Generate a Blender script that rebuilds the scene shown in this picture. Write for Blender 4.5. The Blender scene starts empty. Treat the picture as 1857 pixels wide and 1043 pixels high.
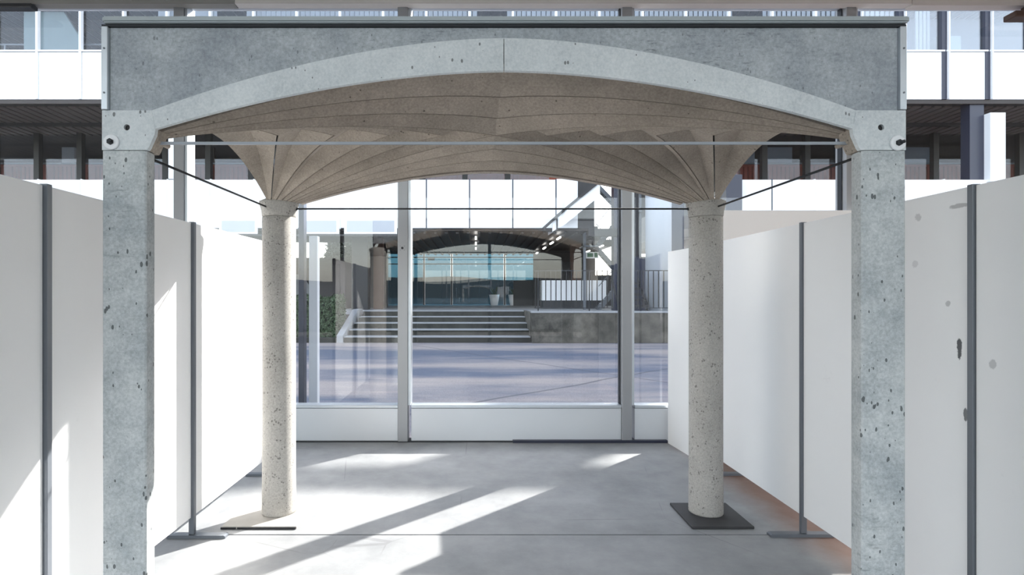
import bpy, bmesh, math, random
from mathutils import Vector, Matrix
from mathutils.geometry import tessellate_polygon
random.seed(7)
scn = bpy.context.scene
C = scn.collection
R = math.radians

# ------------------------------------------------------------ camera, sky, sun, exposure
cam_d = bpy.data.cameras.new('camera'); cam = bpy.data.objects.new('camera', cam_d); C.objects.link(cam)
cam.location = (0, 0, 1.6); cam.rotation_euler = (R(90), 0, 0)
cam_d.sensor_width = 36; cam_d.lens = 36 * 1000 / 1857
cam_d.shift_x = 65.5 / 1857; cam_d.shift_y = 13.5 / 1857
cam_d.clip_start = 0.05; cam_d.clip_end = 2000
scn.camera = cam
SUN_TRAVEL = Vector((-1.0, -0.97, -0.89)).normalized()
sun_d = bpy.data.lights.new('sun', 'SUN'); sun = bpy.data.objects.new('sun', sun_d); C.objects.link(sun)
sun_d.energy = 9.0; sun_d.color = (1.0, 0.955, 0.89); sun_d.angle = R(0.53)
sun.rotation_euler = SUN_TRAVEL.to_track_quat('-Z', 'Y').to_euler(); sun.location = (20, 20, 30)
w = bpy.data.worlds.new('sky'); scn.world = w; w.use_nodes = True
wn = w.node_tree.nodes; wl = w.node_tree.links
bg = wn['Background']
sky = wn.new('ShaderNodeTexSky'); sky.sky_type = 'NISHITA'; sky.sun_disc = False
sky.sun_elevation = R(32.6); sky.sun_rotation = math.atan2(1.0, 0.97)
sky.air_density = 1.2; sky.dust_density = 1.6; sky.ozone_density = 1.0
hs = wn.new('ShaderNodeHueSaturation'); hs.inputs['Saturation'].default_value = 0.42
wl.new(sky.outputs[0], hs.inputs['Color']); wl.new(hs.outputs[0], bg.inputs[0])
bg.inputs[1].default_value = 0.42
vs = scn.view_settings
vs.view_transform = 'Standard'; vs.look = 'None'; vs.gamma = 1; vs.use_curve_mapping = False
vs.exposure = 0.95
scn.cycles.max_bounces = 12; scn.cycles.diffuse_bounces = 6; scn.cycles.transparent_max_bounces = 24
scn.cycles.sample_clamp_indirect = 8

# ------------------------------------------------------------ materials
def srgb(c):
    return tuple(((v/255)/12.92 if v/255 <= .04045 else ((v/255+.055)/1.055)**2.4) for v in c) + (1,)
class N:
    def __init__(s, name):
        s.m = bpy.data.materials.new(name); s.m.use_nodes = True; s.t = s.m.node_tree
        s.b = s.t.nodes['Principled BSDF']; s.out = s.t.nodes['Material Output']
        s.tc = s.t.nodes.new('ShaderNodeTexCoord')
    def n(s, ty, **kw):
        x = s.t.nodes.new(ty)
        for k, v in kw.items(): setattr(x, k, v)
        return x
    def l(s, a, b): s.t.links.new(a, b)
    def vec(s, sc=(1,1,1), loc=(0,0,0)):
        mp = s.n('ShaderNodeMapping'); mp.inputs['Scale'].default_value = sc; mp.inputs['Location'].default_value = loc
        s.l(s.tc.outputs['Object'], mp.inputs[0]); return mp.outputs[0]
    def noise(s, scale, detail=6, rough=.6, sc=(1,1,1), loc=(0,0,0)):
        x = s.n('ShaderNodeTexNoise'); x.inputs['Scale'].default_value = scale
        x.inputs['Detail'].default_value = detail; x.inputs['Roughness'].default_value = rough
        s.l(s.vec(sc, loc), x.inputs['Vector']); return x.outputs[0]
    def voro(s, scale, sc=(1,1,1), feature='F1'):
        x = s.n('ShaderNodeTexVoronoi', feature=feature); x.inputs['Scale'].default_value = scale
        s.l(s.vec(sc), x.inputs['Vector']); return x
    def ramp(s, src, stops):
        r = s.n('ShaderNodeValToRGB'); e = r.color_ramp.elements
        while len(e) < len(stops): e.new(.5)
        for i, (p, c) in enumerate(stops):
            e[i].position = p; e[i].color = c if len(c) == 4 else (*c, 1)
        s.l(src, r.inputs[0]); return r.outputs[0]
    def mix(s, f, a, b, mode='MIX'):
        x = s.n('ShaderNodeMix', data_type='RGBA', blend_type=mode)
        for sock, v in ((x.inputs[0], f), (x.inputs[6], a), (x.inputs[7], b)):
            if hasattr(v, 'links'): s.l(v, sock)
            else: sock.default_value = v
        return x.outputs[2]
    def math(s, op, a, b=None, c=None, clamp=False):
        x = s.n('ShaderNodeMath', operation=op, use_clamp=clamp)
        for i, v in enumerate((a, b, c)):
            if v is None: continue
            if hasattr(v, 'links'): s.l(v, x.inputs[i])
            else: x.inputs[i].default_value = v
        return x.outputs[0]
    def bump(s, h, st=.3, d=.01):
        x = s.n('ShaderNodeBump'); x.inputs['Strength'].default_value = st; x.inputs['Distance'].default_value = d
        s.l(h, x.inputs['Height']); s.l(x.outputs[0], s.b.inputs['Normal'])
    def col(s, c):
        if hasattr(c, 'links'): s.l(c, s.b.inputs['Base Color'])
        else: s.b.inputs['Base Color'].default_value = c
    def set(s, rough=.6, metal=0, spec=.5):
        s.b.inputs['Roughness'].default_value = rough; s.b.inputs['Metallic'].default_value = metal
        s.b.inputs['Specular IOR Level'].default_value = spec
BW0 = (0,0,0,1); BW1 = (1,1,1,1)
def mat_plain(name, rgb, rough=.6, metal=0, var=.06, scale=6, spec=.5, bump=.05):
    k = N(name); c = srgb(rgb)
    d = tuple(v*(1-var*2) for v in c[:3]) + (1,)
    f = k.noise(scale, 5)
    k.col(k.mix(f, d, c)); k.set(rough, metal, spec); k.bump(k.noise(scale*8, 3), bump, .002)
    return k.m
def mat_concrete(name, light, dark, pit=.5, pitscale=26, pitstretch=(1,1,1), blot=3.0, rough=.85, streak=0, stainamt=.5, pitthr=.13, cov=(.5,.75)):
    k = N(name); a = srgb(light); b = srgb(dark)
    f1 = k.ramp(k.noise(blot, 8, .65), [(.3, BW0), (.72, BW1)])
    c = k.mix(f1, b, a)
    fine = k.noise(90, 4, .7)
    c = k.mix(.22, c, k.ramp(fine, [(.3, BW0), (.7, BW1)]), 'OVERLAY')
    if streak:
        sN = k.noise(1, 6, .7, sc=(streak*.35, streak*.35, streak*1.6))
        m_ = k.noise(1.7, 3, .5, loc=(3, 1, 2))
        dk = k.math('MULTIPLY', k.ramp(sN, [(.56, BW0), (.68, BW1)]), k.ramp(m_, [(.45, BW0), (.62, BW1)]))
        c = k.mix(k.math('MULTIPLY', dk, stainamt), c, tuple(v*.45 for v in b[:3]) + (1,))
    v = k.voro(pitscale, pitstretch)
    sz = k.noise(pitscale*.35, 2, .5, loc=(9, 4, 1))
    thr = k.math('MULTIPLY', k.ramp(sz, [(cov[0], BW0), (cov[1], BW1)]), pitthr*2.2)
    hole = k.math('LESS_THAN', v.outputs['Distance'], thr)
    c = k.mix(k.math('MULTIPLY', hole, pit), c, tuple(x*.22 for x in b[:3]) + (1,))
    k.col(c); k.set(rough, 0, .3)
    h = k.math('SUBTRACT', k.math('MULTIPLY', fine, .25), k.math('MULTIPLY', hole, 1.0))
    k.bump(h, .35, .004)
    return k.m
M = {}
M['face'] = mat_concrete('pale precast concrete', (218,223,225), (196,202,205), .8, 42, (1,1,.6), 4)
M['spandrel'] = mat_concrete('mottled dark grey board', (184,190,194), (146,153,160), .5, 50, (1,1,.5), 4, streak=55, stainamt=.75)
M['post'] = mat_concrete('weathered grey concrete post', (204,208,208), (160,167,170), .85, 46, (1,1,.5), 4.5, streak=26, stainamt=.6, cov=(.44,.66))
M['column'] = mat_concrete('pitted round column concrete', (180,177,172), (160,157,152), .6, 58, (1,1,.8), 2.5, pitthr=.18, cov=(.42,.68))
M['vault'] = mat_concrete('grey vault concrete with bounce tint', (180,169,157), (150,141,131), .7, 30, (1,1,1), 3, pitthr=.10)  # warm tone puts the bounced light under the vault into the colour
M['rib'] = mat_concrete('aggregate retaining wall concrete', (112,108,100), (34,34,31), .6, 24, (1,1,1), 1.6)
M['steps'] = mat_concrete('stained step concrete', (66,66,60), (24,26,23), .3, 20, (1,1,1), 1.5)
M['coping'] = mat_plain('pale step nosing', (150,153,156), .8)
M['alu'] = mat_plain('brushed aluminium', (205,211,217), .38, .75, .05, 20)
M['frame'] = mat_plain('silver anodised window frame', (212,216,221), .42, .35, .03, 3)
M['mullion'] = mat_plain('grey anodised mullion', (158,160,163), .4, .4, .03, 3)
M['galv'] = mat_plain('galvanised steel cap', (172,180,184), .5, .5, .08, 14)
M['steel'] = mat_plain('grey painted steel', (112,117,124), .45, .4)
M['steelbar'] = mat_plain('grey steel tie bar', (150,155,162), .5, .3)
M['darksteel'] = mat_plain('dark steel', (52,54,58), .5, .5)
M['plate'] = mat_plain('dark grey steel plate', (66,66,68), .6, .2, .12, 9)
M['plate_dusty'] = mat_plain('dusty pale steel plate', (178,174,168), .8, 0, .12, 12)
M['white'] = mat_plain('white facade panel', (236,238,241), .45, 0, .02, 2, spec=.4, bump=.01)
M['whitebar'] = mat_plain('white lacquered mullion', (232,234,237), .4, 0, .02)
M['ceil'] = mat_plain('off white ceiling plaster', (224,222,218), .9, 0, .03, 2)
M['beam_grey'] = mat_plain('grey painted beam', (140,138,136), .8)
M['beam_light'] = mat_plain('off white painted beam', (208,203,200), .8)
M['soffit'] = mat_plain('dark bronze soffit slats', (50,43,42), .5, .2, .1, 3)
M['slat'] = mat_plain('bronze grey soffit slat', (112,101,96), .5, .1, .1, 3)
M['black'] = mat_plain('black steel post', (13,13,15), .5)
M['dark'] = mat_plain('near black cladding', (34,34,38), .5)
M['navy'] = mat_plain('dark navy facade strip', (44,48,66), .35)
M['rust'] = mat_plain('rust red ribbed wall', (178,80,52), .6, 0, .15, 2)
M['brown'] = mat_plain('brown timber cladding', (84,62,52), .6, 0, .12, 2)
M['interior'] = mat_plain('pale interior lining', (176,182,190), .7, 0, .08, .8)
M['blind'] = mat_plain('white vertical blind', (238,238,236), .8)
M['mint'] = mat_plain('pale mint interior wall', (214,228,220), .8)
M['lobbydark'] = mat_plain('dark lobby wall', (30,28,31), .6)
M['bark'] = mat_plain('dark bark', (60,50,42), .9, 0, .2, 20)
M['render'] = mat_plain('grey rendered wall', (92,88,90), .85, 0, .06, .8)
M['gravel'] = mat_plain('grey ground', (110,108,106), .95, 0, .1, 2)
M['hill'] = mat_plain('dark wooded hill', (34,42,44), .95, 0, .2, .05)
M['paper'] = mat_plain('white sign plate', (225,225,222), .7)
M['greensign'] = mat_plain('green sign face', (40,92,62), .6)

def mat_glass(name, refl=.07, tint=(.97,.98,.99,1), power=5, gain=.9, tintvec=None):
    k = N(name); k.t.nodes.remove(k.b)
    tr = k.n('ShaderNodeBsdfTransparent'); tr.inputs[0].default_value = tint
    gl = k.n('ShaderNodeBsdfGlossy'); gl.inputs['Roughness'].default_value = .0; gl.inputs[0].default_value = (1,1,1,1)
    lw = k.n('ShaderNodeLayerWeight'); lw.inputs[0].default_value = .5
    f = k.math('MULTIPLY_ADD', k.math('POWER', lw.outputs['Facing'], power), gain, refl, clamp=True)
    mx = k.n('ShaderNodeMixShader'); k.l(f, mx.inputs[0]); k.l(tr.outputs[0], mx.inputs[1]); k.l(gl.outputs[0], mx.inputs[2])
    k.l(mx.outputs[0], k.out.inputs[0]); return k.m
M['glass'] = mat_glass('clear window glass', .032)
M['glass_far'] = mat_glass('reflective facade glass', .16, (.80,.84,.88,1))
M['glass_gallery'] = mat_glass('gallery glass', .035, (.75,.78,.82,1))
M['glass_lobby'] = mat_glass('lobby glass with painted sky tint', .05, (.13,.22,.27,1))  # blue tint stands in for sky reflected in the lobby glazing

def mat_leaf(name, a, b):
    k = N(name); k.col(k.mix(k.noise(7, 3), srgb(a), srgb(b))); k.set(.6, 0, .4); return k.m
M['leaf'] = mat_leaf('hedge leaves', (34,50,30), (72,92,58))
M['tree'] = mat_leaf('dark tree leaves', (28,36,28), (52,62,48))

def mat_emit(name, c, s):
    k = N(name); k.b.inputs['Emission Color'].default_value = (*c, 1); k.b.inputs['Emission Strength'].default_value = s
    k.col((*c, 1)); return k.m
M['lamp'] = mat_emit('lit strip lamp', (1, .97, .9), 6)

def mat_floor():
    k = N('polished concrete floor')
    f = k.ramp(k.noise(1.3, 9, .68), [(.28, BW0), (.75, BW1)])
    c = k.mix(f, srgb((122,124,126)), srgb((166,167,168)))
    c = k.mix(k.ramp(k.noise(5, 6, .7, loc=(4,2,0)), [(.55, BW0), (.75, (.35,.35,.35,1))]), c, srgb((138,138,139)))
    # scuffs and fine cracks
    v = k.voro(.55, (1, .8, 1), 'DISTANCE_TO_EDGE')
    crack = k.math('MULTIPLY', k.math('LESS_THAN', v.outputs['Distance'], .0022), k.ramp(k.noise(1.1, 2), [(.5, BW0), (.6, (.55,.55,.55,1))]))
    c = k.mix(crack, c, srgb((110,110,112)))
    sc = k.ramp(k.noise(14, 3, .5, sc=(1, 2.5, 1)), [(.68, BW0), (.74, (.5,.5,.5,1))])
    c = k.mix(k.math('MULTIPLY', sc, k.ramp(k.noise(.9, 2, loc=(1,7,0)), [(.5, BW0), (.6, BW1)])), c, srgb((126,124,122)))
    # brown stained strip of floor behind the right-hand boards
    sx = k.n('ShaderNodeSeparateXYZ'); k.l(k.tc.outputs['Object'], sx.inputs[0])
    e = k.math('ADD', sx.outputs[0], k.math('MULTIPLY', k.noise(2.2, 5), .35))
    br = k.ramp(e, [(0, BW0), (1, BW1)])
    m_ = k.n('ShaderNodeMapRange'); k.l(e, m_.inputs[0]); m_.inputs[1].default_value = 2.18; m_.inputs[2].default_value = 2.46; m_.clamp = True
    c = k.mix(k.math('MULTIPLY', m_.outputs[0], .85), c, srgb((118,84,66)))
    k.col(c); k.set(.42, 0, .4)
    k.l(k.ramp(k.noise(3, 5), [(.3, (.36,.36,.36,1)), (.7, (.6,.6,.6,1))]), k.b.inputs['Roughness'])
    k.bump(k.noise(60, 4), .08, .003); return k.m
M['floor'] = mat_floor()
def mat_road():
    k = N('asphalt road')
    c = k.mix(k.ramp(k.noise(.22, 6, .6, sc=(.45, 1.7, 1)), [(.42, BW0), (.58, BW1)]), srgb((82,90,108)), srgb((146,139,138)))  # lighter pinkish and bluish patches stand in for sunlit and shaded road
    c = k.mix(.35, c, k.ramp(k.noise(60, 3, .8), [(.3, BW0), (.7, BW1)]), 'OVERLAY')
    sx = k.n('ShaderNodeSeparateXYZ'); k.l(k.tc.outputs['Object'], sx.inputs[0])
    for (A, B, x0) in ((-1.35, .18, 0), (.9, -.05, 0)):     # tar seams
        yy = k.math('ADD', k.math('MULTIPLY', sx.outputs[0], A), k.math('MULTIPLY', k.noise(.4, 2), .5))
        d = k.math('ABSOLUTE', k.math('SUBTRACT', k.math('SUBTRACT', sx.outputs[1], 14.6 if A < 0 else 8.0), yy))
        c = k.mix(k.math('MULTIPLY', k.math('LESS_THAN', d, .05), .6), c, srgb((56,60,70)))
    k.col(c); k.set(.8, 0, .3); k.bump(k.noise(80, 3), .4, .01); return k.m
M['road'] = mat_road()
def mat_board(name, marks):
    """white laminate board; marks = (y, z, half width, half height, darkness) scuffs that belong to the board"""
    k = N(name)
    c = k.mix(k.noise(1.2, 5), srgb((232,233,234)), srgb((240,240,240)))
    sx = k.n('ShaderNodeSeparateXYZ'); k.l(k.tc.outputs['Object'], sx.inputs[0])
    nz = k.noise(30, 4, .7)
    for (y, z, a, b, dk) in marks:
        dy = k.math('DIVIDE', k.math('SUBTRACT', sx.outputs[1], y), a)
        dz = k.math('DIVIDE', k.math('SUBTRACT', sx.outputs[2], z), b)
        d = k.math('SQRT', k.math('ADD', k.math('MULTIPLY', dy, dy), k.math('MULTIPLY', dz, dz)))
        d = k.math('ADD', d, k.math('MULTIPLY_ADD', nz, 1.6, -.8))
        m_ = k.ramp(d, [(.75, BW1), (1.0, BW0)])
        c = k.mix(k.math('MULTIPLY', m_, dk), c, srgb((70,72,75)))
    c = k.mix(k.ramp(k.noise(4, 6, .8, loc=(5,5,5)), [(.66, BW0), (.8, (.16,.16,.16,1))]), c, srgb((150,150,152)))
    k.col(c); k.set(.5, 0, .35); k.bump(k.noise(120, 2), .04, .001); return k.m
M['board'] = mat_board('white laminate board', [])
M['board_scuffed'] = mat_board('scuffed white laminate board', [
    (2.47, 1.36, .014, .055, .95), (2.44, 1.07, .012, .035, .85), (2.47, 2.0, .06, .012, .45), (2.70, 1.98, .02, .02, .3),
    (2.53, 1.56, .015, .015, .4), (2.72, 1.75, .02, .02, .2)])
M['board_marked'] = mat_board('lightly marked white laminate board', [(3.32, 1.52, .02, .02, .35), (3.2, 1.30, .03, .012, .2), (2.31, 1.31, .02, .02, .35)])

# ------------------------------------------------------------ mesh helpers
def tag(o, label=None, cat=None, group=None, kind=None):
    if label: o['label'] = label
    if cat: o['category'] = cat
    if group: o['group'] = group
    if kind: o['kind'] = kind
    return o
def empty(name, loc=(0,0,0), label=None, cat=None, group=None, kind=None):
    o = bpy.data.objects.new(name, None); C.objects.link(o); o.location = loc
    o.empty_display_size = .1
    return tag(o, label, cat, group, kind)
def wloc(o):
    v = Vector((0,0,0))
    while o is not None: v = v + o.location; o = o.parent
    return v
def link(name, me, parent=None, loc=None):
    """link mesh data; loc given -> mesh is local to it (world position), else the mesh is in world coordinates"""
    o = bpy.data.objects.new(name, me); C.objects.link(o)
    if parent: o.parent = parent
    if loc is not None: o.location = Vector(loc) - (wloc(parent) if parent else Vector((0,0,0)))
    elif parent: o.location = -wloc(parent)
    return o
class MB:
    def __init__(s): s.bm = bmesh.new()
    def box(s, x0, x1, y0, y1, z0, z1, bev=0, seg=1):
        mt = Matrix.Translation(((x0+x1)/2, (y0+y1)/2, (z0+z1)/2)) @ Matrix.Diagonal((abs(x1-x0), abs(y1-y0), abs(z1-z0), 1))
        r = bmesh.ops.create_cube(s.bm, size=1, matrix=mt)
        if bev:
            es = list({e for v in r['verts'] for e in v.link_edges})
            bmesh.ops.bevel(s.bm, geom=es, offset=bev, segments=seg, affect='EDGES')
        return s
    def cyl(s, p, q, r0, r1=None, n=20):
        p = Vector(p); q = Vector(q); d = q-p; r1 = r0 if r1 is None else r1
        mt = Matrix.Translation((p+q)/2) @ d.to_track_quat('Z', 'Y').to_matrix().to_4x4()
        r = bmesh.ops.create_cone(s.bm, cap_ends=True, segments=n, radius1=r0, radius2=r1, depth=d.length, matrix=mt)
        for f in {f for v in r['verts'] for f in v.link_faces}:
            if len(f.verts) == 4: f.smooth = True
        return s
    def bar(s, p, q, w_, h_):
        p = Vector(p); q = Vector(q); d = q-p
        mt = Matrix.Translation((p+q)/2) @ d.to_track_quat('Z', 'Y').to_matrix().to_4x4() @ Matrix.Diagonal((w_, h_, d.length, 1))
        bmesh.ops.create_cube(s.bm, size=1, matrix=mt); return s
    def lathe(s, prof, c, n=48, axis='Z'):
        c = Vector(c); rings = []
        for r, h in prof:
            ring = []
            for i in range(n):
                a = 2*math.pi*i/n
                v = (r*math.cos(a), r*math.sin(a), h) if axis == 'Z' else (r*math.cos(a), h, r*math.sin(a))
                ring.append(s.bm.verts.new(c + Vector(v)))
            rings.append(ring)
        for a, b in zip(rings, rings[1:]):
            for i in range(n):
                f = s.bm.faces.new((a[i], a[(i+1)%n], b[(i+1)%n], b[i])); f.smooth = True
        s.bm.faces.new(rings[0][::-1]); s.bm.faces.new(rings[-1]); return s
    def prism(s, loops, d0, d1, axis='Y'):
        """polygon (outer loop, then holes) of (a, b) extruded from d0 to d1"""
        def P(a, b, d): return (a, d, b) if axis == 'Y' else ((d, a, b) if axis == 'X' else (a, b, d))
        tris = tessellate_polygon([[Vector((a, b, 0)) for a, b in lp] for lp in loops])
        flat = [p for lp in loops for p in lp]
        A = [s.bm.verts.new(P(a, b, d0)) for a, b in flat]; B = [s.bm.verts.new(P(a, b, d1)) for a, b in flat]
        for t in tris:
            try: s.bm.faces.new([A[i] for i in t]); s.bm.faces.new([B[i] for i in t][::-1])
            except ValueError: pass
        o = 0
        for lp in loops:
            n = len(lp)
            for i in range(n):
                j = (i+1) % n; s.bm.faces.new((A[o+i], A[o+j], B[o+j], B[o+i]))
            o += n
        return s
    def mesh(s, name, mat, recalc=True):
        if recalc: bmesh.ops.recalc_face_normals(s.bm, faces=s.bm.faces[:])
        me = bpy.data.meshes.new(name); s.bm.to_mesh(me); s.bm.free()
        me.materials.append(mat); return me
    def build(s, name, mat, parent=None, **kw):
        o = link(name, s.mesh(name, mat), parent); tag(o, **kw) if kw else None; return o
def box(name, mat, parent, x0, x1, y0, y1, z0, z1, bev=0, **kw):
    return MB().box(x0, x1, y0, y1, z0, z1, bev).build(name, mat, parent, **kw)
def S(name, mat, *a, **kw):
    return box(name, mat, None, *a, kind='structure', **kw)
_cache = {}
def unit(key, dims, mat, bev=0):
    """shared box mesh with base-centre origin"""
    if key not in _cache:
        w_, d_, h_ = dims
        _cache[key] = MB().box(-w_/2, w_/2, -d_/2, d_/2, 0, h_, bev).mesh(key, mat)
    return _cache[key]

# ------------------------------------------------------------ room: floor, ceiling, walls
GAP = 3.678
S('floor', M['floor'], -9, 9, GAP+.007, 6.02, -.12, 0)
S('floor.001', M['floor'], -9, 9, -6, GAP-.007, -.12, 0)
S('trim_1', M['darksteel'], -9, 9, GAP-.007, GAP+.007, -.12, -.008)['label'] = 'dark saw-cut joint across the concrete floor'
S('ceiling', M['ceil'], -9, 9, -6, 5.9, 4.80, 4.95)
S('wall_left', M['ceil'], -9.15, -9, -6, 6.1, 0, 4.95)
S('wall_right', M['ceil'], 9, 9.15, -6, 6.1, 0, 4.95)
S('trim_2', M['beam_grey'], -9, -2.585, 5.9, 6.0, 4.715, 4.95)
S('trim_3', M['beam_light'], -2.58, 4.665, 5.9, 6.0, 4.718, 4.95)
S('trim_4', M['beam_light'], 4.672, 9, 5.9, 6.0, 4.700, 4.95)
S('trim_5', M['galv'], -9, 9, 6.0, 6.16, 4.79, 4.95)
br = MB().box(5.72, 6.4, 5.84, 5.99, 4.555, 4.62, .01).box(5.9, 6.2, 5.86, 5.97, 4.62, 4.70)
br.build('trim_6', M['brown'], kind='structure')
br = MB().box(-6.2, -4.72, 5.85, 5.95, 4.655, 4.70, .008)
br.build('trim_7', M['darksteel'], kind='structure')

# ------------------------------------------------------------ glass wall in front (windows with skirting panels)
MX = [-.792 + 2.43*k for k in range(-3, 5)]
for i, x in enumerate(MX):
    m = MB().box(x-.054, x+.054, 5.97, 6.16, 0.012, 4.79, .004)
    mo = m.build('trim_%d' % (10+i), M['mullion'], kind='structure')
    MB().box(x+.056, x+.084, 5.995, 6.16, .4, 4.79).build('frame_edge', M['alu'], mo)
    if i == 3:
        lk = MB().cyl((x-.004, 5.962, 2.108), (x-.004, 5.972, 2.108), .013, n=24)
        l2 = lk.build('door_lock', M['darksteel'], mo)
        for a, b in ((-1,-1),(1,-1),(-1,1),(1,1)): MB().cyl((x-.004+a*.022, 5.964, 2.108+b*.022), (x-.004+a*.022, 5.972, 2.108+b*.022), .003, n=8).build('screw', M['darksteel'], mo)
edges = [-9.0] + MX + [9.0]
for i in range(len(edges)-1):
    a = edges[i] + (.088 if i else 0); b = edges[i+1] - (.056 if i < len(edges)-2 else 0)
    wd = empty('window_%d' % (i+1), ((a+b)/2, 6.06, 0), kind='structure')
    box('pane', M['glass'], wd, a, b, 6.075, 6.085, .405, 4.75)
    box('skirting_panel', M['frame'], wd, a, b, 6.0, 6.12, .012, .366, .003)
    box('sill', M['alu'], wd, a, b, 5.985, 6.13, .372, .402, .003)
    box('top_rail', M['frame'], wd, a, b, 6.03, 6.12, 4.75, 4.79)
    box('side_rail', M['darksteel'], wd, b-.008, b, 6.04, 6.11, .402, 4.75)
S('baseboard_front', M['darksteel'], -9, .4, 5.985, 6.1, 0, .012)
S('baseboard_front.001', M['navy'], .4, 2.07, 5.955, 6.1, 0, .028)
# glazed back of the room behind the camera: open bays with posts
for k in range(-4, 4):
    S('trim_%d' % (30+k+4), M['frame'], .45+2.43*k-.05, .45+2.43*k+.05, -6.1, -5.95, 0, 4.8)

# ------------------------------------------------------------ concrete canopy (vault on two posts and two round columns)
YF, YM, YR = 2.24, 3.19, 4.14
XC = .114
can = empty('vaulted_canopy', (XC, 3.2, 0), 'grey concrete vault canopy with an arched front on square front posts and round rear columns', 'canopy')
def part(mb, name, mat, **kw): return mb.build(name, mat, can, **kw)
mir = lambda x: 2*XC - x
XL = -1.519; XLi = -1.34
def arc_n(u): return 1-(1-u)**1.8
def lower(x):  # left half
    u = (x+1.302)/(XC+1.302); return 2.276 + .236*arc_n(max(0, min(1, u)))
def upper(x):
    u = (x+1.317)/(XC+1.317); return 2.350 + .294*arc_n(max(0, min(1, u)))
NS = 28
for sgn in (0, 1):
    f = (lambda p: p) if not sgn else (lambda p: (mir(p[0]), p[1]))
    # D-shaped front post
    cx, hw = (XL+XLi)/2, (XLi-XL)/2
    prof = [(cx-hw, YF+.006), (cx-hw+.006, YF), (cx+hw-.006, YF), (cx+hw, YF+.006)] + \
           [(cx+hw*math.cos(a), YF+.035+hw*math.sin(a)) for a in [math.pi*i/16 for i in range(17)]]
    p = MB().prism([[f(q) for q in prof]], 0.0, 2.186, 'Z')
    part(p, 'front_post', M['post'])
    cap = [(XL, 2.189), (XLi+.004, 2.189), (XLi+.012, 2.20), (-1.305, 2.252), (-1.302, 2.276), (-1.317, 2.350), (XL, 2.350)]
    hole = [(-1.418+.0125*math.cos(a), 2.281+.0125*math.sin(a)) for a in [2*math.pi*i/20 for i in range(20)]]
    co = part(MB().prism([[f(q) for q in cap], [f(q) for q in hole]], YF, YF+.020), 'capital', M['face'])
    hq = f((-1.418, 0))[0]
    MB().cyl((hq, YF+.011, 2.281), (hq, YF+.0203, 2.281), .0128, n=20).build('hole_shade', M['black'], co)  # black disc paints the darkness inside the hole
    cb = cap
    part(MB().prism([[f(q) for q in cb]], YF+.0205, YF+.085), 'capital_back', M['vault'])
    # arch rib halves, front and rear
    xs = [-1.302 + (XC-.0015+1.302)*i/NS for i in range(NS+1)]
    xu = [-1.3165 + (XC-.0015+1.3165)*i/NS for i in range(NS+1)]
    lp = [(x, lower(x)) for x in xs] + [(x, upper(x)) for x in reversed(xu)]
    part(MB().prism([[f(q) for q in lp]], YF+.001, YF+.020), 'arch_rib', M['face'])
    part(MB().prism([[f(q) for q in lp]], YR-.06, YR), 'arch_rib', M['vault'])
    # steel edge strips
    a, b = f((-1.519, 0))[0], f((-1.493, 0))[0]
    st = part(MB().box(min(a,b), max(a,b), YF-.006, YF+.06, 2.352, 2.690, .002), 'edge_strip', M['alu'])
    for zz in (2.42, 2.60): MB().cyl(((a+b)/2, YF-.008, zz), ((a+b)/2, YF-.005, zz), .004, n=10).build('rivet', M['steel'], st)
    # washer disc and threaded end
    dx = f((-1.478, 0))[0] if not sgn else 1.711
    dz = 2.22 if not sgn else 2.216
    ds = part(MB().lathe([(.026, -.003), (.031, -.001), (.031, .006)], (dx, YF-.006, dz), 32, 'Y'), 'washer_disc', M['white'])
    bl = MB().cyl((dx, YF-.004, dz), (dx+(.006 if not sgn else .012), YF-.026, dz+.002), .0068, n=14)
    bl.cyl((dx, YF-.006, dz), (dx, YF-.017, dz), .013, n=6)
    bl.build('bolt', M['darksteel'], ds)
    # side tie rod
    rx = -1.487 if not sgn else 1.714
    part(MB().cyl((rx, YF+.05, dz+.002), (rx+(-.006 if not sgn else .006), 3.96, 2.229), .0062, n=12), 'tie_rod', M['darksteel'])
    # tie bar bracket
    bx = f((-1.318, 0))[0]
    part(MB().cyl((bx, YF+.04, 2.236), (bx, YF+.12, 2.236), .011, n=16), 'bracket', M['vault'])
# spandrels above the arches
for y0, y1, nm in ((YF+.010, YF+.05, 'spandrel_panel'), (YR-.05, YR-.01, 'rear_spandrel_panel')):
    xu = [-1.317 + (XC+1.317)*i/NS for i in range(NS+1)]
    top = [(x, upper(x)+.0005) for x in xu] + [(mir(x), upper(x)+.0005) for x in reversed(xu[:-1])]
    lp = [(-1.492, 2.3505)] + top + [(mir(-1.492), 2.3505), (mir(-1.492), 2.690), (-1.492, 2.690)]
    part(MB().prism([lp], y0, y1), nm, M['spandrel'])
part(MB().box(XL, mir(XL), YF-.002, YR, 2.690, 2.699), 'reveal_strip', M['darksteel'])
cp = MB().box(XL+.012, mir(XL)+.001, YF-.022, YF+.03, 2.699, 2.7245, .006, 2)
part(cp, 'roof_cap', M['galv'])
part(MB().box(XL+.012, mir(XL), YF+.0305, YR, 2.6995, 2.7135), 'roof_deck', M['galv'])
part(MB().box(-1.33, mir(-1.33), YF+.05, YF+.058, 2.2250, 2.2370, .001), 'tie_bar', M['steelbar'])
part(MB().cyl((-1.345, 4.03, 2.229), (1.585, 4.03, 2.229), .0062, n=12), 'tie_rod', M['darksteel'])
# side spandrels
for sgn in (0, 1):
    pts = []
    for i in range(25):
        u = i/24; y = YF+.08 + (YR-.07-YF-.08)*u; v = 1-abs(2*u-1)
        pts.append((y, 2.30 + .23*arc_n(v)))
    lp = pts + [(YR-.07, 2.69), (YF+.08, 2.69)]
    x0, x1 = (-1.512, -1.492) if not sgn else (mir(-1.492), mir(-1.512))
    part(MB().prism([lp], x0, x1, 'X'), 'side_spandrel_panel', M['spandrel'])
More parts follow.
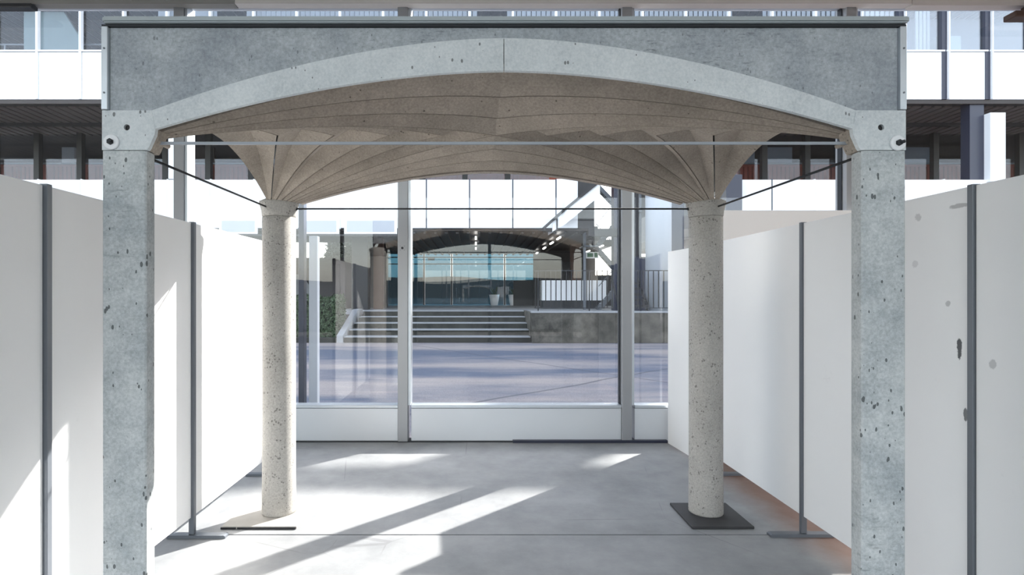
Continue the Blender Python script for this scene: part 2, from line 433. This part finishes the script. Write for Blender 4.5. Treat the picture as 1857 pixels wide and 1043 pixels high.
# pleated vault panels: each one is a folded plate fanning out from its support
def fan(cx, cy, sx, sy, edge_y, z0, r0, rim):
    """fan from a support at (cx,cy); sx,sy = direction of the bay centre; rim y = edge_y"""
    bd = []
    sideX = XC - sx*1.625
    nr, ns_ = 5, 3
    for i in range(nr+1): bd.append(Vector((sideX + (XC-sideX)*(i/nr)**.93, YM)))
    for i in range(1, ns_+1): bd.append(Vector((XC, YM + (edge_y-YM)*i/ns_)))
    # start points on the support, spread over the angles the fan covers
    pts = []
    a0 = math.atan2(-sy*-1*1.0, -sx*.35); a1 = math.atan2(-sy*.12, sx)
    n = len(bd)
    def st(t):
        # t 0..1 from (outer side, towards bay) to (along rim)
        ang = R(112)*(1-t) + R(-8)*t
        return Vector((cx + sx*r0*math.cos(ang), cy + sy*r0*math.sin(ang)))
    zb = 2.522
    K = 12
    for j in range(n-1):
        B0, B1 = bd[j], bd[j+1]; Bm = (B0+B1)/2
        t0, t1 = j/(n-1), (j+1)/(n-1)
        cols = []
        g = .005
        for (tt, B, lift) in ((t0+.014, B0 + (B1-B0).normalized()*g, 0), ((t0+t1)/2, Bm, 1), (t1-.014, B1 + (B0-B1).normalized()*g, 0)):
            Sp = st(tt); line = []
            for i in range(K+1):
                u = i/K; p = Sp.lerp(B, u)
                z = z0 + (zb-z0)*arc_n(u) + lift*.068*min(1, u*2.0)*(1 if i else 0)
                if rim and abs(p.x-XC) < 1.3:   # keep above the arch edge when close to the rim
                    pass
                line.append((p, z))
            cols.append(line)
        bm = bmesh.new(); T = .022
        lo = [[bm.verts.new((p.x, p.y, z)) for p, z in ln] for ln in cols]
        hi = [[bm.verts.new((p.x, p.y, z+T)) for p, z in ln] for ln in cols]
        for L in (lo, hi):
            for a, b in ((0, 1), (1, 2)):
                for i in range(K): bm.faces.new((L[a][i], L[a][i+1], L[b][i+1], L[b][i]))
        for a in (0, 2):
            for i in range(K): bm.faces.new((lo[a][i], lo[a][i+1], hi[a][i+1], hi[a][i]))
        for i in (0, K):
            for a in (0, 1): bm.faces.new((lo[a][i], lo[a+1][i], hi[a+1][i], hi[a][i]))
        mb = MB(); mb.bm.free(); mb.bm = bm
        part(mb, 'vault_panel', M['vault'])
RC = [(-1.438, 4.03), (1.680, 4.03)]
fan(-1.43, YF+.055, 1, 1, YF+.021, 2.262, .085, True)
fan(mir(-1.43), YF+.055, -1, 1, YF+.021, 2.262, .085, True)
fan(RC[0][0], 4.03, 1, -1, YR-.0605, 2.262, .118, True)
fan(RC[1][0], 4.03, -1, -1, YR-.0605, 2.262, .118, True)
for i, (x, y) in enumerate(RC):
    part(MB().lathe([(.119, .018), (.120, .03), (.117, .3), (.117, 2.160), (.113, 2.166)], (x, y, 0), 64), 'round_column', M['column'])
    part(MB().lathe([(.113, 2.1665), (.119, 2.172), (.122, 2.21), (.136, 2.258), (.137, 2.275), (.10, 2.295)], (x, y, 0), 64), 'column_head', M['column'])
    hx = .213
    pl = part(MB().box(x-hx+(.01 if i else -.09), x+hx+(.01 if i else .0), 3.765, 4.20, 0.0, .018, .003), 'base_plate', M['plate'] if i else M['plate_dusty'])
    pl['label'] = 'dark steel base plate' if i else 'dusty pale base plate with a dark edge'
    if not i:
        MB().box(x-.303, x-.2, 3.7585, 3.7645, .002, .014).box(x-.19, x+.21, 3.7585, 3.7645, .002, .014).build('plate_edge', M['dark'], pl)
    # rod end sockets
    sk = MB().cyl((x+(.108 if not i else -.108), y, 2.229), (x+(.132 if not i else -.132), y, 2.229), .011, n=14)
    part(sk, 'rod_socket', M['darksteel'])

# ------------------------------------------------------------ display boards on T-foot stands
def board(x, y0, y1, z0, z1, mat, label, side, x2=None):
    if x2 is None:
        o = box('partition_board', mat, None, x-.012, x+.012, y0, y1, z0, z1, .002)
    else:
        mb = MB().prism([[(x-.012, y0), (x+.012, y0), (x2+.012, y1), (x2-.012, y1)]], z0, z1, 'Z'); o = mb.build('partition_board', mat)
    tag(o, label, 'partition board', 'white partition boards on the %s side' % side)
def stand(x, y, fx0, fx1, label, side):
    s = empty('partition_stand', (x, y, 0), label, 'partition stand', 'T foot stands on the %s side' % side)
    MB().box(x-.018, x+.018, y-.0148, y+.0148, .022, 2.082, .002).build('post', M['steel'], s)
    bs = MB().prism([[(fx0, .0), (fx1, 0), (fx1, .014), (fx1-.012, .021), (fx0+.012, .021), (fx0, .014)]], y-.026, y+.026)
    bs.build('foot', M['steel'], s)
XLb, XRb = -1.885, 2.178
LB = [(1.17, 2.385), (2.417, 3.627), (3.659, 4.868)]
lbl = ['white board left of the leftmost stand at the left picture edge, streaked by sun at its base',
       'white board left of the left front post with a diagonal band of sun',
       'brightly sunlit white board between the left front post and the left round column']
for (a, b), t in zip(LB, lbl): board(XLb, a, b, .134, 2.076, M['board'], t, 'left')
RB = [(1.17, 2.389), (2.421, 3.645), (3.677, 4.885)]
lbr = [('board_marked', 'grey-white board right of the rightmost stand at the right picture edge'),
       ('board_scuffed', 'scuffed white board with dark smears right of and behind the right front post'),
       ('board_marked', 'clean white board between the right round column and the third right stand')]
for (a, b), (mt, t) in zip(RB, lbr): board(XRb, a, b, .134, 2.076, M[mt], t, 'right')
board(2.185, 4.92, 6.0-.05, 0.0, 2.066, M['board'], 'white board standing on the floor against the glass wall behind the right round column', 'right', 2.085)
o = box('sun_blocker_board', M['board'], None, 2.36, 5.9, 5.86, 5.90, 0, 2.5, .003)  # added board that keeps the sun off the brown floor strip
tag(o, 'tall white board added close to the glass wall to shade the floor, its top above the right partition boards', 'partition board')
for y, t in ((2.401, 'grey steel stand on the left nearest the camera, its post at the left picture edge'),
             (3.643, 'grey steel T foot stand right of the left front post'),
             (4.884, 'grey T foot stand half hidden behind the left round column')):
    stand(XLb+.012, y, -2.03, -1.645, t, 'left')
for y, t in ((2.405, 'grey steel stand on the right nearest the camera, its post right of the dark smears'),
             (3.661, 'grey T foot stand between the right round column and the right front post'),
             (4.902, 'grey T foot stand whose foot peeps out behind the right round column')):
    stand(XRb-.006, y, 1.945, 2.40, t, 'right')

# ------------------------------------------------------------ outside: ground, road
S('ground', M['gravel'], -160, 160, -120, 420, -.35, -.16)
S('lawn', M['hill'], -160, 160, 60, 300, -.16, -.02)
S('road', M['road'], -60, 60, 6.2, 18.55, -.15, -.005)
S('pavement', M['gravel'], -60, 60, 18.55, 60, -.15, 0.0)
hb = bmesh.new(); prev = None
for i in range(61):
    x = -240 + 8*i; h = 11.5 + 1.0*math.sin(i*.31) + .6*math.sin(i*.9+1)
    cur = [hb.verts.new((x, 300, -2)), hb.verts.new((x, 330, h)), hb.verts.new((x, 400, h*.8)), hb.verts.new((x, 410, -2))]
    if prev:
        for k in range(3): hb.faces.new((prev[k], prev[k+1], cur[k+1], cur[k]))
    prev = cur
mb = MB(); mb.bm.free(); mb.bm = hb; hl = mb.build('hills', M['hill'], kind='structure')
h2 = hl.copy(); C.objects.link(h2); h2.rotation_euler = (0, 0, math.pi); h2.location = (0, 80, -2.5)
S('lawn.001', M['hill'], -160, 160, -220, -14, -.16, -.02)

# kerb left of the steps, steps, terrace and retaining wall
box('kerb', M['steps'], None, -14, -4.68, 18.5, 18.8, -.1, .16, .01, label='low mossy concrete kerb in front of the hedge', cat='kerb')
stp = empty('entrance_steps', (-1.5, 19.4, 0), 'wide flight of stained concrete steps with pale nosings across the road', 'steps')
SZ = [18.5, 19.1, 19.75, 20.4, 21.0]
for k in range(5):
    z1 = .2*(k+1); xl = -4.42 + .03*k
    s_ = box('step', M['steps'], stp, xl, 1.83, SZ[k], 21.6, z1-.2, z1-.03)
    box('nosing', M['coping'], s_, xl, 1.83, SZ[k]-.02, SZ[k+1]+.0 if k < 4 else 21.6, z1-.03, z1, .004)
mb = MB().prism([[(18.45, 0), (21.6, 0), (21.6, 1.06), (20.9, 1.06), (18.45, .24)]], -4.66, -4.45, 'X'); mb.build('stringer_wall', M['coping'], stp)
ter = empty('terrace', (0, 27, 0), 'paved terrace at the top of the steps', 'terrace')
box('slab', M['coping'], ter, -5.6, 1.97, 21.6, 36, .84, 1.0)
box('slab', M['coping'], ter, 1.97, 24, 18.65, 36, .84, 1.0)
rw = empty('retaining_wall', (6, 18.5, 0), 'rough grey aggregate concrete wall right of the steps under the black railing', 'wall')
for i in range(5):
    a = 1.86 + 4.4*i; box('wall_panel', M['rib'], rw, a+.006, a+4.39, 18.35, 18.6, 0, 1.0, .01)
box('return_wall', M['rib'], rw, 1.84, 1.965, 18.61, 21.595, 0, 1.0)
box('coping', M['coping'], rw, 1.84, 24, 18.33, 18.64, 1.0, 1.06, .005)
rl = empty('railing', (5, 18.5, 1.06), 'black steel bar railing on the retaining wall', 'railing')
box('top_rail', M['darksteel'], rl, 1.95, 16, 18.47, 18.52, 2.40, 2.43)
box('bottom_rail', M['darksteel'], rl, 1.95, 16, 18.48, 18.51, 1.15, 1.175)
bar = unit('railing_bar', (.028, .028, 1.22), M['black'])
for i in range(80): link('bar', bar, rl, (2.0 + .172*i, 18.495, 1.178))
pst = unit('railing_post', (.035, .035, 1.36), M['darksteel'])
for i in range(9): link('railing_post', pst, rl, (2.09+1.72*i, 18.52, 1.06))

# hedge, tree, low grey building on the left
def leaves(name, mat, n, fn, size, parent=None, **kw):
    vs_, fs = [], []
    for i in range(n):
        p, nr = fn(); a = Vector((random.gauss(0,1), random.gauss(0,1), random.gauss(0,1))).normalized()
        b = a.cross(nr + Vector((.01,.02,.03))).normalized(); s_ = size*random.uniform(.6, 1.3)
        k = len(vs_); vs_ += [p-a*s_, p+b*s_*.45, p+a*s_, p-b*s_*.45]; fs.append((k, k+1, k+2, k+3))
    me = bpy.data.meshes.new(name); me.from_pydata([tuple(v) for v in vs_], [], fs); me.materials.append(mat)
    o = link(name, me, parent); tag(o, **kw); return o
hd = empty('hedge', (-6.5, 19.3, 0), 'clipped green hedge left of the steps', 'hedge')
def hf():
    x = random.uniform(-9.5, -4.75); side = random.random()
    bz = 1.5 + .06*math.sin(x*5)
    if side < .6: return Vector((x, 18.95+random.gauss(0, .05), random.uniform(.1, bz))), Vector((0,-1,.3))
    if side < .85: return Vector((x, random.uniform(18.95, 19.9), bz+random.gauss(0, .04))), Vector((0,0,1))
    return Vector((-4.75+random.gauss(0,.04), random.uniform(18.95, 19.9), random.uniform(.1, bz))), Vector((1,0,0))
leaves('foliage', M['leaf'], 14000, hf, .055, hd, kind='stuff')
box('twig_core', M['bark'], hd, -9.4, -4.85, 19.05, 19.8, 0, 1.4)
def tree(cx, cy, h, rw_, label, zb=0.0, n=16000):
    t = empty('tree', (cx, cy, zb), label, 'tree', 'trees beyond the low grey building')
    tk = MB().cyl((cx, cy, zb), (cx, cy, zb+h*.92), .14, .03, 10)
    tk.build('trunk', M['bark'], t)
    brn = MB(); cl = []
    for i in range(34):
        z = zb + h*(.35+.62*i/34); a = i*2.4; L = rw_*(1.1-.85*(i/34))*random.uniform(.6, 1)
        e = Vector((cx+L*math.cos(a), cy+L*math.sin(a), z+.15)); brn.cyl((cx, cy, z-.1), e, .03, .01, 5)
        for q in (.45, .75, 1): cl.append(Vector((cx, cy, z)).lerp(e, q))
    brn.build('branch', M['bark'], t, kind='stuff')
    def tf():
        c = random.choice(cl); d = Vector((random.gauss(0,1), random.gauss(0,1), random.gauss(0,.8)))
        return c + d*.14*rw_, d.normalized()
    leaves('foliage', M['tree'], n, tf, .10, t, kind='stuff')
tree(-8.3, 36, 6.0, 1.7, 'dark conifer rising behind the low grey building, left of the two trees')
tree(-10.6, 41.5, 5.9, 1.3, 'slimmer dark tree farther back than the conifer, behind the low grey building')
lb = empty('low_building', (-9, 28, 0), 'low flat-roofed grey rendered building behind the hedge', 'building')
box('wall', M['render'], lb, -20, -6.4, 27, 33, 0, 3.3)
for i in range(6): box('wall_panel', M['render'], lb, -19.8+2.2*i, -19.8+2.2*i+2.16, 26.95, 27, .1, 3.1, .01)
box('roof_edge', M['render'], lb, -20.1, -6.3, 26.9, 33.1, 3.3, 3.42)
mb = MB().prism([[(-9.6, 1.2), (-8.1, 1.2), (-8.0, 1.9), (-8.5, 2.6), (-9.6, 2.6)]], 26.85, 26.94); mb.build('shutter', M['coping'], lb)
# slim white post and dark post just outside the left pane
box('steel_post', M['interior'], None, -2.15, -2.04, 7.1, 7.2, -.005, 2.36, .004, label='slim pale grey steel post outside the left pane', cat='post')
box('steel_post', M['navy'], None, -2.285, -2.215, 7.1, 7.22, -.005, 4.4, .004, label='dark blue steel post outside beside the pale post', cat='post')

# ------------------------------------------------------------ office building across the road
FB = 21.0
bd = empty('office_building', (1, FB, 0), 'long white panelled office building on an upper level across the road, open at street level', 'building')
PT = 1.646
XK = [-16.7 + PT*k for k in range(-7, 33)]
x_lo, x_hi = XK[0], XK[-1]
VA, VB = 4.3, 9.3          # open stairwell in the building
def bv(name, mat, x0, x1, *a):
    if x0 < VA: box(name, mat, bd, x0, VA, *a)
    if x1 > VB: box(name, mat, bd, VB, x1, *a)
def bb(name, mat, *a, par=None): return box(name, mat, par or bd, *a)
Z_B0, Z_B1, Z_S, Z_A1, Z_W, Z_T = 4.12, 6.02, 9.05, 10.93, 13.3, 15.17
panA = unit('parapet_panel_upper', (PT-.10, .12, Z_A1-Z_S-.08), M['white'], .006)
panAn = unit('parapet_panel_narrow', (PT-.22, .12, Z_A1-Z_S-.08), M['white'], .006)
panB = unit('parapet_panel_lower', (PT-.05, .12, Z_B1-Z_B0-.06), M['white'], .006)
capA = unit('parapet_cap', (PT-.06, .2, .06), M['whitebar'])
mulA = unit('upper_mullion', (.085, .16, Z_W-Z_S), M['whitebar'])
mulD = unit('upper_mullion_dark', (.20, .2, Z_W-Z_S), M['navy'])
mulT = unit('upper_mullion_thin', (.05, .26, Z_W-Z_S), M['whitebar'])
pane = unit('upper_pane', (PT-.1, .02, Z_W-Z_A1-.08), M['glass_gallery'])
paneR = unit('upper_pane_right', (PT-.1, .02, Z_W-Z_A1-.08), M['glass_far'])
for i, x in enumerate(XK[:-1]):
    xm = x + PT/2; right = xm > 14
    if right:
        link('parapet_panel', panAn, bd, (xm+.02, FB+.06, Z_S))
        link('mullion', mulD, bd, (x-.03, FB+.08, Z_S)); link('mullion', mulT, bd, (x+.085, FB+.02, Z_S))
    else:
        link('parapet_panel', panA, bd, (xm, FB+.06, Z_S)); link('mullion', mulA, bd, (x, FB+.03, Z_S))
    link('parapet_cap', capA, bd, (xm, FB+.05, Z_A1-.07))
    wo = link('window', paneR if right else pane, bd, (xm, FB+.1, Z_A1))
    if x+PT < 4.3 or x > 9.2: link('parapet_panel', panB, bd, (xm, FB+.06, Z_B0+.03))
# frames between lower panels at street-facing front
jt = unit('joint_strip', (.05, .1, Z_B1-Z_B0), M['navy'])
jw = unit('joint_strip_white', (.05, .1, Z_B1-Z_B0), M['whitebar'])
for i, x in enumerate([q for q in XK if q < 4.3 or q > 9.2]): link('joint_strip', jt if -2 < x < 12 else jw, bd, (x, FB+.07, Z_B0))
bb('slab', M['dark'], x_lo, -5.4, FB+.13, FB+4.9, Z_B0+.02, Z_B0+.4)
bv('slab', M['dark'], -5.4, x_hi, FB+.13, FB+12, Z_B0+.02, Z_B0+.4)
bb('slab', M['dark'], x_lo, x_hi, FB+.16, FB+12, Z_S+.06, Z_S+.5)
bb('window_head', M['whitebar'], x_lo, x_hi, FB-.02, FB+.2, Z_W, Z_W+.2)
bb('roof_slab', M['ceil'], x_lo, x_hi, FB+.1, FB+12, 13.55, 13.85)
bv('rear_wall', M['interior'], x_lo, x_hi, FB+11.8, FB+12, Z_B1, 13.55)
for (a, b) in ((-9.75, -8.3), (-6.65, -5.2), (-12.9, -11.4), (-5.0, -3.0)):
    fr_ = bb('blind_window', M['whitebar'], a, b, FB-.06, FB, 3.92, 4.52)
    box('blind', M['interior'], fr_, a+.1, b-.1, FB-.075, FB-.061, 4.0, 4.42)
bb('lintel_strip', M['dark'], -14, -3.0, FB-.02, FB+.2, 3.84, 3.91)
# unseen roof parapet, its height and slots made to shape the sun patches
ops = [(14.7, 15.7), (17.35, 17.95)]
z0o, z1o = 14.02, 14.62
bb('sun_shaping_parapet', M['white'], x_lo, x_hi, FB, FB+.12, 13.5, z0o)
bb('sun_shaping_parapet', M['white'], x_lo, x_hi, FB, FB+.12, z1o, Z_T)
cur = x_lo
for a, b in ops: bb('sun_shaping_parapet', M['white'], cur, a, FB, FB+.12, z0o, z1o); cur = b
bb('sun_shaping_parapet', M['white'], cur, x_hi, FB, FB+.12, z0o, z1o)
# upper floor interior: ceiling slats, blinds, guard rail, mint stair wall
sl = unit('ceiling_slat', (.32, 8, .04), M['steel'])
for i in range(140):
    o = link('ceiling_slat', sl, bd, (x_lo+.5+i*.42, FB+4.6, 13.1)); 
bl = unit('blind_slat', (.17, .02, 2.1), M['blind'])
for i in range(150):
    x = -12.2 + i*.19
    if int((x+30)*.9) % 9 in (0,): continue
    o = link('blind_slat', bl, bd, (x, FB+.35, 11.1)); o.rotation_euler = (0, 0, .35)
bb('guard_rail', M['whitebar'], x_lo, -12.5, FB+2.5, FB+2.55, 12.25, 12.31)
gp = unit('guard_post', (.06, .05, 1.5), M['whitebar'])
for i in range(10): link('guard_post', gp, bd, (x_lo+.3+i*.98, FB+2.52, 10.8))
mb = MB().prism([[(-18.2, 9.6), (-15.9, 9.6), (-15.9, 11.9), (-16.6, 13.0), (-18.2, 13.0)]], FB+1.2, FB+1.35); mb.build('interior_wall', M['mint'], bd)
cr = unit('curtain_fold', (.09, .05, 2.1), M['blind'])
for i, x in enumerate([17.1, 17.25, 17.4, 17.55, 19.9, 20.02, 14.9, 15.0]): link('curtain', cr, bd, (x, FB+.4, 11.0))
bb('cabinet', M['mint'], 18.1, 19.0, FB+.6, FB+1.1, 11.0, 11.75)
bb('upper_back_wall', M['interior'], 13, x_hi, FB+1.8, FB+1.9, 9.6, 13.0)
bb('upper_back_wall', M['soffit'], x_lo, 13, FB+4.4, FB+4.5, 9.6, 13.0)
# recessed first floor gallery: slatted soffit, dark posts, glazing, rust low wall
bb('fascia', M['soffit'], x_lo, x_hi, FB+.02, FB+.14, Z_S-.16, Z_S-.01)
bb('soffit', M['dark'], x_lo, x_hi, FB+.14, FB+4.6, Z_S-.02, Z_S+.06)
n_sl = 160
slm = unit('soffit_slat', (.29, 3.9, .05), M['slat'])
for i in range(n_sl): link('soffit_slat', slm, bd, (x_lo+.2+i*.405, FB+2.6, Z_S-.08))
bb('soffit_beam', M['dark'], x_lo, x_hi, FB+2.6, FB+2.78, Z_S-.2, Z_S-.02)
GZ = 25.3
pg = unit('gallery_pane', (1.86, .02, 2.95), M['glass_gallery'])
pp = unit('gallery_post', (.24, .24, 3.1), M['black'])
rib = unit('wall_rib', (.13, .08, 1.6), M['rust'])
for k in range(-13, 14):
    x = -15.6 + 1.95*k + 12*1.95*0
for k in range(-4, 27):
    x = -20.0 + 1.95*k
    if VA-1.9 < x < VB: continue
    link('gallery_post', pp, bd, (x, GZ-.1, 5.9)); link('window', pg, bd, (x+.975, GZ, 6.02))
    for q in range(9): link('wall_rib', rib, bd, (x+.2+q*.2, GZ+.5, 6.0))
bb('gallery_floor', M['coping'], x_lo, -5.4, FB+.2, GZ+.8, Z_B0+.4, 5.9)
bv('gallery_floor', M['coping'], -5.4, x_hi, FB+.2, GZ+7, Z_B0+.4, 5.9)
bv('low_wall', M['rust'], x_lo, x_hi, GZ+.55, GZ+.7, 5.9, 7.72)
bv('low_wall_cap', M['coping'], x_lo, x_hi, GZ+.45, GZ+.75, 7.72, 7.78)
bv('gallery_rear_wall', M['render'], x_lo, x_hi, GZ+5, GZ+5.1, 5.9, 9.0)
for (a, b, mt) in ((-17.7, -17.1, 'white'), (-16.9, -16.2, 'interior'), (-13.6, -12.6, 'brown'), (-10.6, -9.6, 'interior'), (12.6, 13.4, 'interior'), (14, 15.2, 'interior'), (17.6, 19.4, 'interior'), (20.3, 22.2, 'interior'), (-19.9,-19.3,'blind'), (9.6,10.6,'interior')):
    bb('interior_screen', M[mt], a, b, GZ+1.2, GZ+1.4, 5.9, 8.7)
# white round-edged pillar on the right in front of the gallery
pl_ = bb('pillar', M['white'], 19.45, 20.03, FB-.15, FB+.35, 5.9, 8.5)
bb('pillar', M['navy'], 18.9, 19.44, FB+.1, FB+.5, 5.2, 9.0)
bb('pillar', M['white'], 14.05, 14.8, FB-.02, FB+.3, 6.02, 9.0)
bb('pillar', M['white'], -11.7, -11.2, FB-.02, FB+.3, 6.02, 9.0)
# entrance level: soffit, lamps, timber piers, dark walls and glazed back
bb('entrance_soffit', M['soffit'], x_lo, -5.4, FB+.14, FB+4.9, Z_B0-.06, Z_B0+.01)
bv('entrance_soffit', M['soffit'], -5.4, x_hi, FB+.14, FB+12.2, Z_B0-.06, Z_B0+.01)
esl = unit('entrance_slat', (.10, 11.6, .08), M['dark'])
for i in range(21): link('soffit_slat', esl, bd, (-4.5+i*.42, FB+6.1, Z_B0-.15))
lamp = unit('strip_lamp', (.06, .85, .05), M['lamp'])
for x, ys in ((0.0, (22.2, 24.6, 27.2)), (3.35, (22.3, 24.4, 27.0, 30.4)), (5.9, (26, 29.0, 32))):
    for y in ys: link('strip_lamp', lamp, bd, (x, y, Z_B0-.25))
LG = 33.0
for (x, w_) in ((-4.0, 0), ): pass
lobx = [-5.6, -3.1, -1.45, 1.72, 4.0]
for i, x in enumerate(lobx): bb('lobby_mullion', M['darksteel'], x-.05, x+.05, LG-.08, LG+.1, 1.0, Z_B0)
for i in range(4): bb('lobby_pane', M['glass_lobby'], lobx[i]+.06, lobx[i+1]-.06, LG, LG+.02, 1.0, Z_B0)
for z in (3.45, 3.85): bb('lobby_transom', M['darksteel'], -5.6, 4.0, LG-.06, LG+.06, z-.03, z+.03)
bb('lobby_wall', M['lobbydark'], -5.4, -4.1, 25.5, 25.8, 1.0, Z_B0-.07)
bb('lobby_wall', M['lobbydark'], 3.2, 6.6, 30.5, 30.8, 1.0, Z_B0-.07)
bb('lobby_wall', M['lobbydark'], 6.6, 12, 30.5, 30.8, 1.0, 2.7)
bb('lobby_wall', M['lobbydark'], -5.55, -5.4, 25.9, 33, 1.0, Z_B0-.07)
bb('lobby_wall', M['lobbydark'], 2.1, 4.0, LG-2.1, LG-2.0, 1.0, 2.4)
bb('timber_pier', M['brown'], -4.35, -3.95, 23.4, 23.8, 1.0, Z_B0-.07)
bb('timber_pier', M['brown'], 4.57, 5.03, 26.4, 26.8, 1.0, Z_B0-.07)
bb('dark_pier', M['dark'], -5.05, -4.4, 22.4, 22.9, 1.0, Z_B0-.07)
bb('dark_pier', M['dark'], 3.9, 4.55, FB+.15, FB+.5, 4.15, 6.6)
bb('cross_beam', M['dark'], 4.3, 5.6, FB+.1, FB+.4, 3.85, 4.14)
bb('half_wall', M['navy'], 5.93, 6.5, 20.9, 21.1, 1.0, 3.05)
bb('dark_pier', M['dark'], 5.90, 6.25, 21.2, 21.6, 1.0, 6.4)
bb('dark_pier', M['navy'], 5.3, 5.52, 21.2, 21.6, 1.0, 6.4)
bb('dark_pier', M['navy'], 7.3, 8.0, FB+.2, FB+.6, 1.0, 6.4)
bb('dark_pier', M['navy'], 9.35, 9.95, FB-.4, FB-.05, 1.0, 6.1)
for (a, y0, y1) in ((5.0, 22.6, 25), (5.8, 25, 28), (6.9, 28, 33.2)): bb('entrance_soffit', M['soffit'], 4.3, a, y0, y1, Z_B0-.06, Z_B0+.3)
bb('parapet_panel', M['white'], 3.08, 3.88, FB, FB+.12, Z_B0+.03, Z_B1)
# things in and under the entrance
ct = empty('reception_counter', (4.1, 24.4, 1.0), 'long white counter behind the black railing', 'counter')
box('plinth', M['darksteel'], ct, 2.95, 5.65, 24.2, 24.9, 1.0, 1.36)
for i in range(5): box('front_panel', M['white'], ct, 2.9+.56*i+.004, 2.9+.56*(i+1)-.004, 24.1, 24.16, 1.36, 2.22)
box('body', M['white'], ct, 2.9, 5.7, 24.17, 25.0, 1.36, 2.24)
def planter(x, y, label):
    p = empty('planter', (x, y, 1.0), label, 'planter', 'white planters beside the lobby glass')
    MB().lathe([(.20, 1.0), (.30, 1.62), (.26, 1.62), (.24, 1.55)], (x, y, 0), 20).build('pot', M['white'], p)
    lv = MB()
    for i in range(14):
        a = i*.9; lv.bar((x, y, 1.55), (x+.25*math.cos(a), y+.25*math.sin(a), 1.9+.2*math.sin(i*2.1)), .04, .008)
    lv.build('leaf', M['leaf'], p, kind='stuff')
planter(1.05, 31.5, 'left white tapered planter by the lobby glass')
planter(2.15, 31.5, 'right white tapered planter by the lobby glass')
sg = empty('hanging_sign', (4.75, 22.6, 3.4), 'green and white hanging sign under the entrance soffit', 'sign')
box('sign_panel', M['paper'], sg, 4.52, 5.02, 22.58, 22.62, 3.1, 3.36)
box('green_field', M['greensign'], sg, 4.56, 4.80, 22.57, 22.579, 3.15, 3.31)
box('pictogram', M['greensign'], sg, 4.85, 4.98, 22.57, 22.579, 3.14, 3.33)
box('hanger', M['darksteel'], sg, 4.76, 4.78, 22.59, 22.61, 3.36, 4.05)
sg = box('wall_sign', M['paper'], None, -2.86, -2.46, LG-.2, LG-.18, 3.66, 3.82, 0, label='small white sign plate on the lobby glass door', cat='sign')
# white external staircase with a solid stringer rising to the right
es = empty('external_staircase', (4.5, 20.4, 1.0), 'white external staircase rising diagonally to the right in front of the office building', 'staircase')
ZS = 20.3
def Pq(px, py, Z): return ((px-863)*Z/1000, 1.6+(535-py)*Z/1000)
a = [Pq(1002, 420, ZS), Pq(1026, 406, ZS), Pq(1088, 355, ZS), Pq(1088, 332, ZS), Pq(1022, 380, ZS), Pq(1002, 398, ZS)]
MB().prism([a], ZS, ZS+.08).build('stringer', M['white'], es)
MB().prism([a], ZS+1.2, ZS+1.28).build('stringer', M['white'], es)
for i in range(12):
    t = (i+.5)/12; x = a[1][0]+(a[2][0]-a[1][0])*t; z = a[1][1]+(a[2][1]-a[1][1])*t+.12
    box('tread', M['steel'], es, x-.07, x+.07, ZS+.09, ZS+1.19, z-.02, z+.02)
p0 = Pq(1010, 392, ZS); p1 = Pq(1090, 326, ZS); p2 = Pq(985, 415, ZS)
MB().bar((p0[0], ZS-.03, p0[1]), (p1[0], ZS-.03, p1[1]), .08, .10).build('handrail', M['dark'], es)
MB().bar((p2[0], ZS-.03, p2[1]), (p0[0]+.1, ZS-.03, p0[1]+.08), .08, .10).build('handrail', M['dark'], es)
pd = Pq(1010, 418, ZS)
MB().bar((pd[0], ZS-.03, pd[1]), (pd[0], ZS-.03, p0[1]), .05, .05).build('newel_post', M['dark'], es)
# steel switchback stair seen between the staircase and the right-hand mullion
sw = empty('switchback_stair', (5.1, 22.4, 1.0), 'grey steel switchback stair beside the right window mullion', 'stair')
fl = [(1.0, 2.3, 1), (2.3, 3.6, -1), (3.6, 5.0, 1), (5.0, 6.2, -1)]
X0, X1 = 4.95, 6.6
for i, (z0, z1, d) in enumerate(fl):
    y = 22.6 + (.5 if d < 0 else 0)
    xa, xb = (X0, X1-.5) if d > 0 else (X1-.5, X0)
    for yy in (y-.35, y+.0): MB().bar((xa, yy, z0), (xb, yy, z1), .04, .16).build('stringer', M['steel'], sw)
    for q in range(8):
        t = (q+.5)/8; x = xa+(xb-xa)*t; z = z0+(z1-z0)*t
        box('tread', M['galv'], sw, x-.12, x+.12, y-.33, y-.02, z, z+.03)
    MB().bar((xa, y-.35, z0+.95), (xb, y-.35, z1+.95), .03, .03).build('handrail', M['steel'], sw)
for z in (2.3, 3.6, 5.0): box('landing', M['steel'], sw, X1-.5 if z in (2.3, 5.0) else X0-.6, X1+.1 if z in (2.3, 5.0) else X0, 22.2, 23.2, z-.06, z)
for x in (X0-.55, X1+.05):
    box('stair_post', M['steel'], sw, x-.05, x+.05, 22.3, 22.4, 1.0, 6.3)
osr = empty('open_riser_stair', (5.7, 19.8, 1.0), 'low dark open-riser stair behind the railing, right of the white counter', 'stair')
for q in range(5): box('tread', M['dark'], osr, 5.0+.03*q, 5.92, 19.0+.22*q, 19.24+.22*q, 1.18+.2*q, 1.26+.2*q)
for x in (4.97, 5.93): MB().bar((x, 18.95, 1.02), (x, 20.2, 2.2), .04, .14).build('stringer', M['dark'], osr)
# round pillar
MB().lathe([(.44, 1.0), (.44, 8.2)], (6.42, 19.4, .004), 40).build('round_pillar', M['interior'], None, label='thick round pale grey pillar outside behind the narrow right pane', cat='pillar')
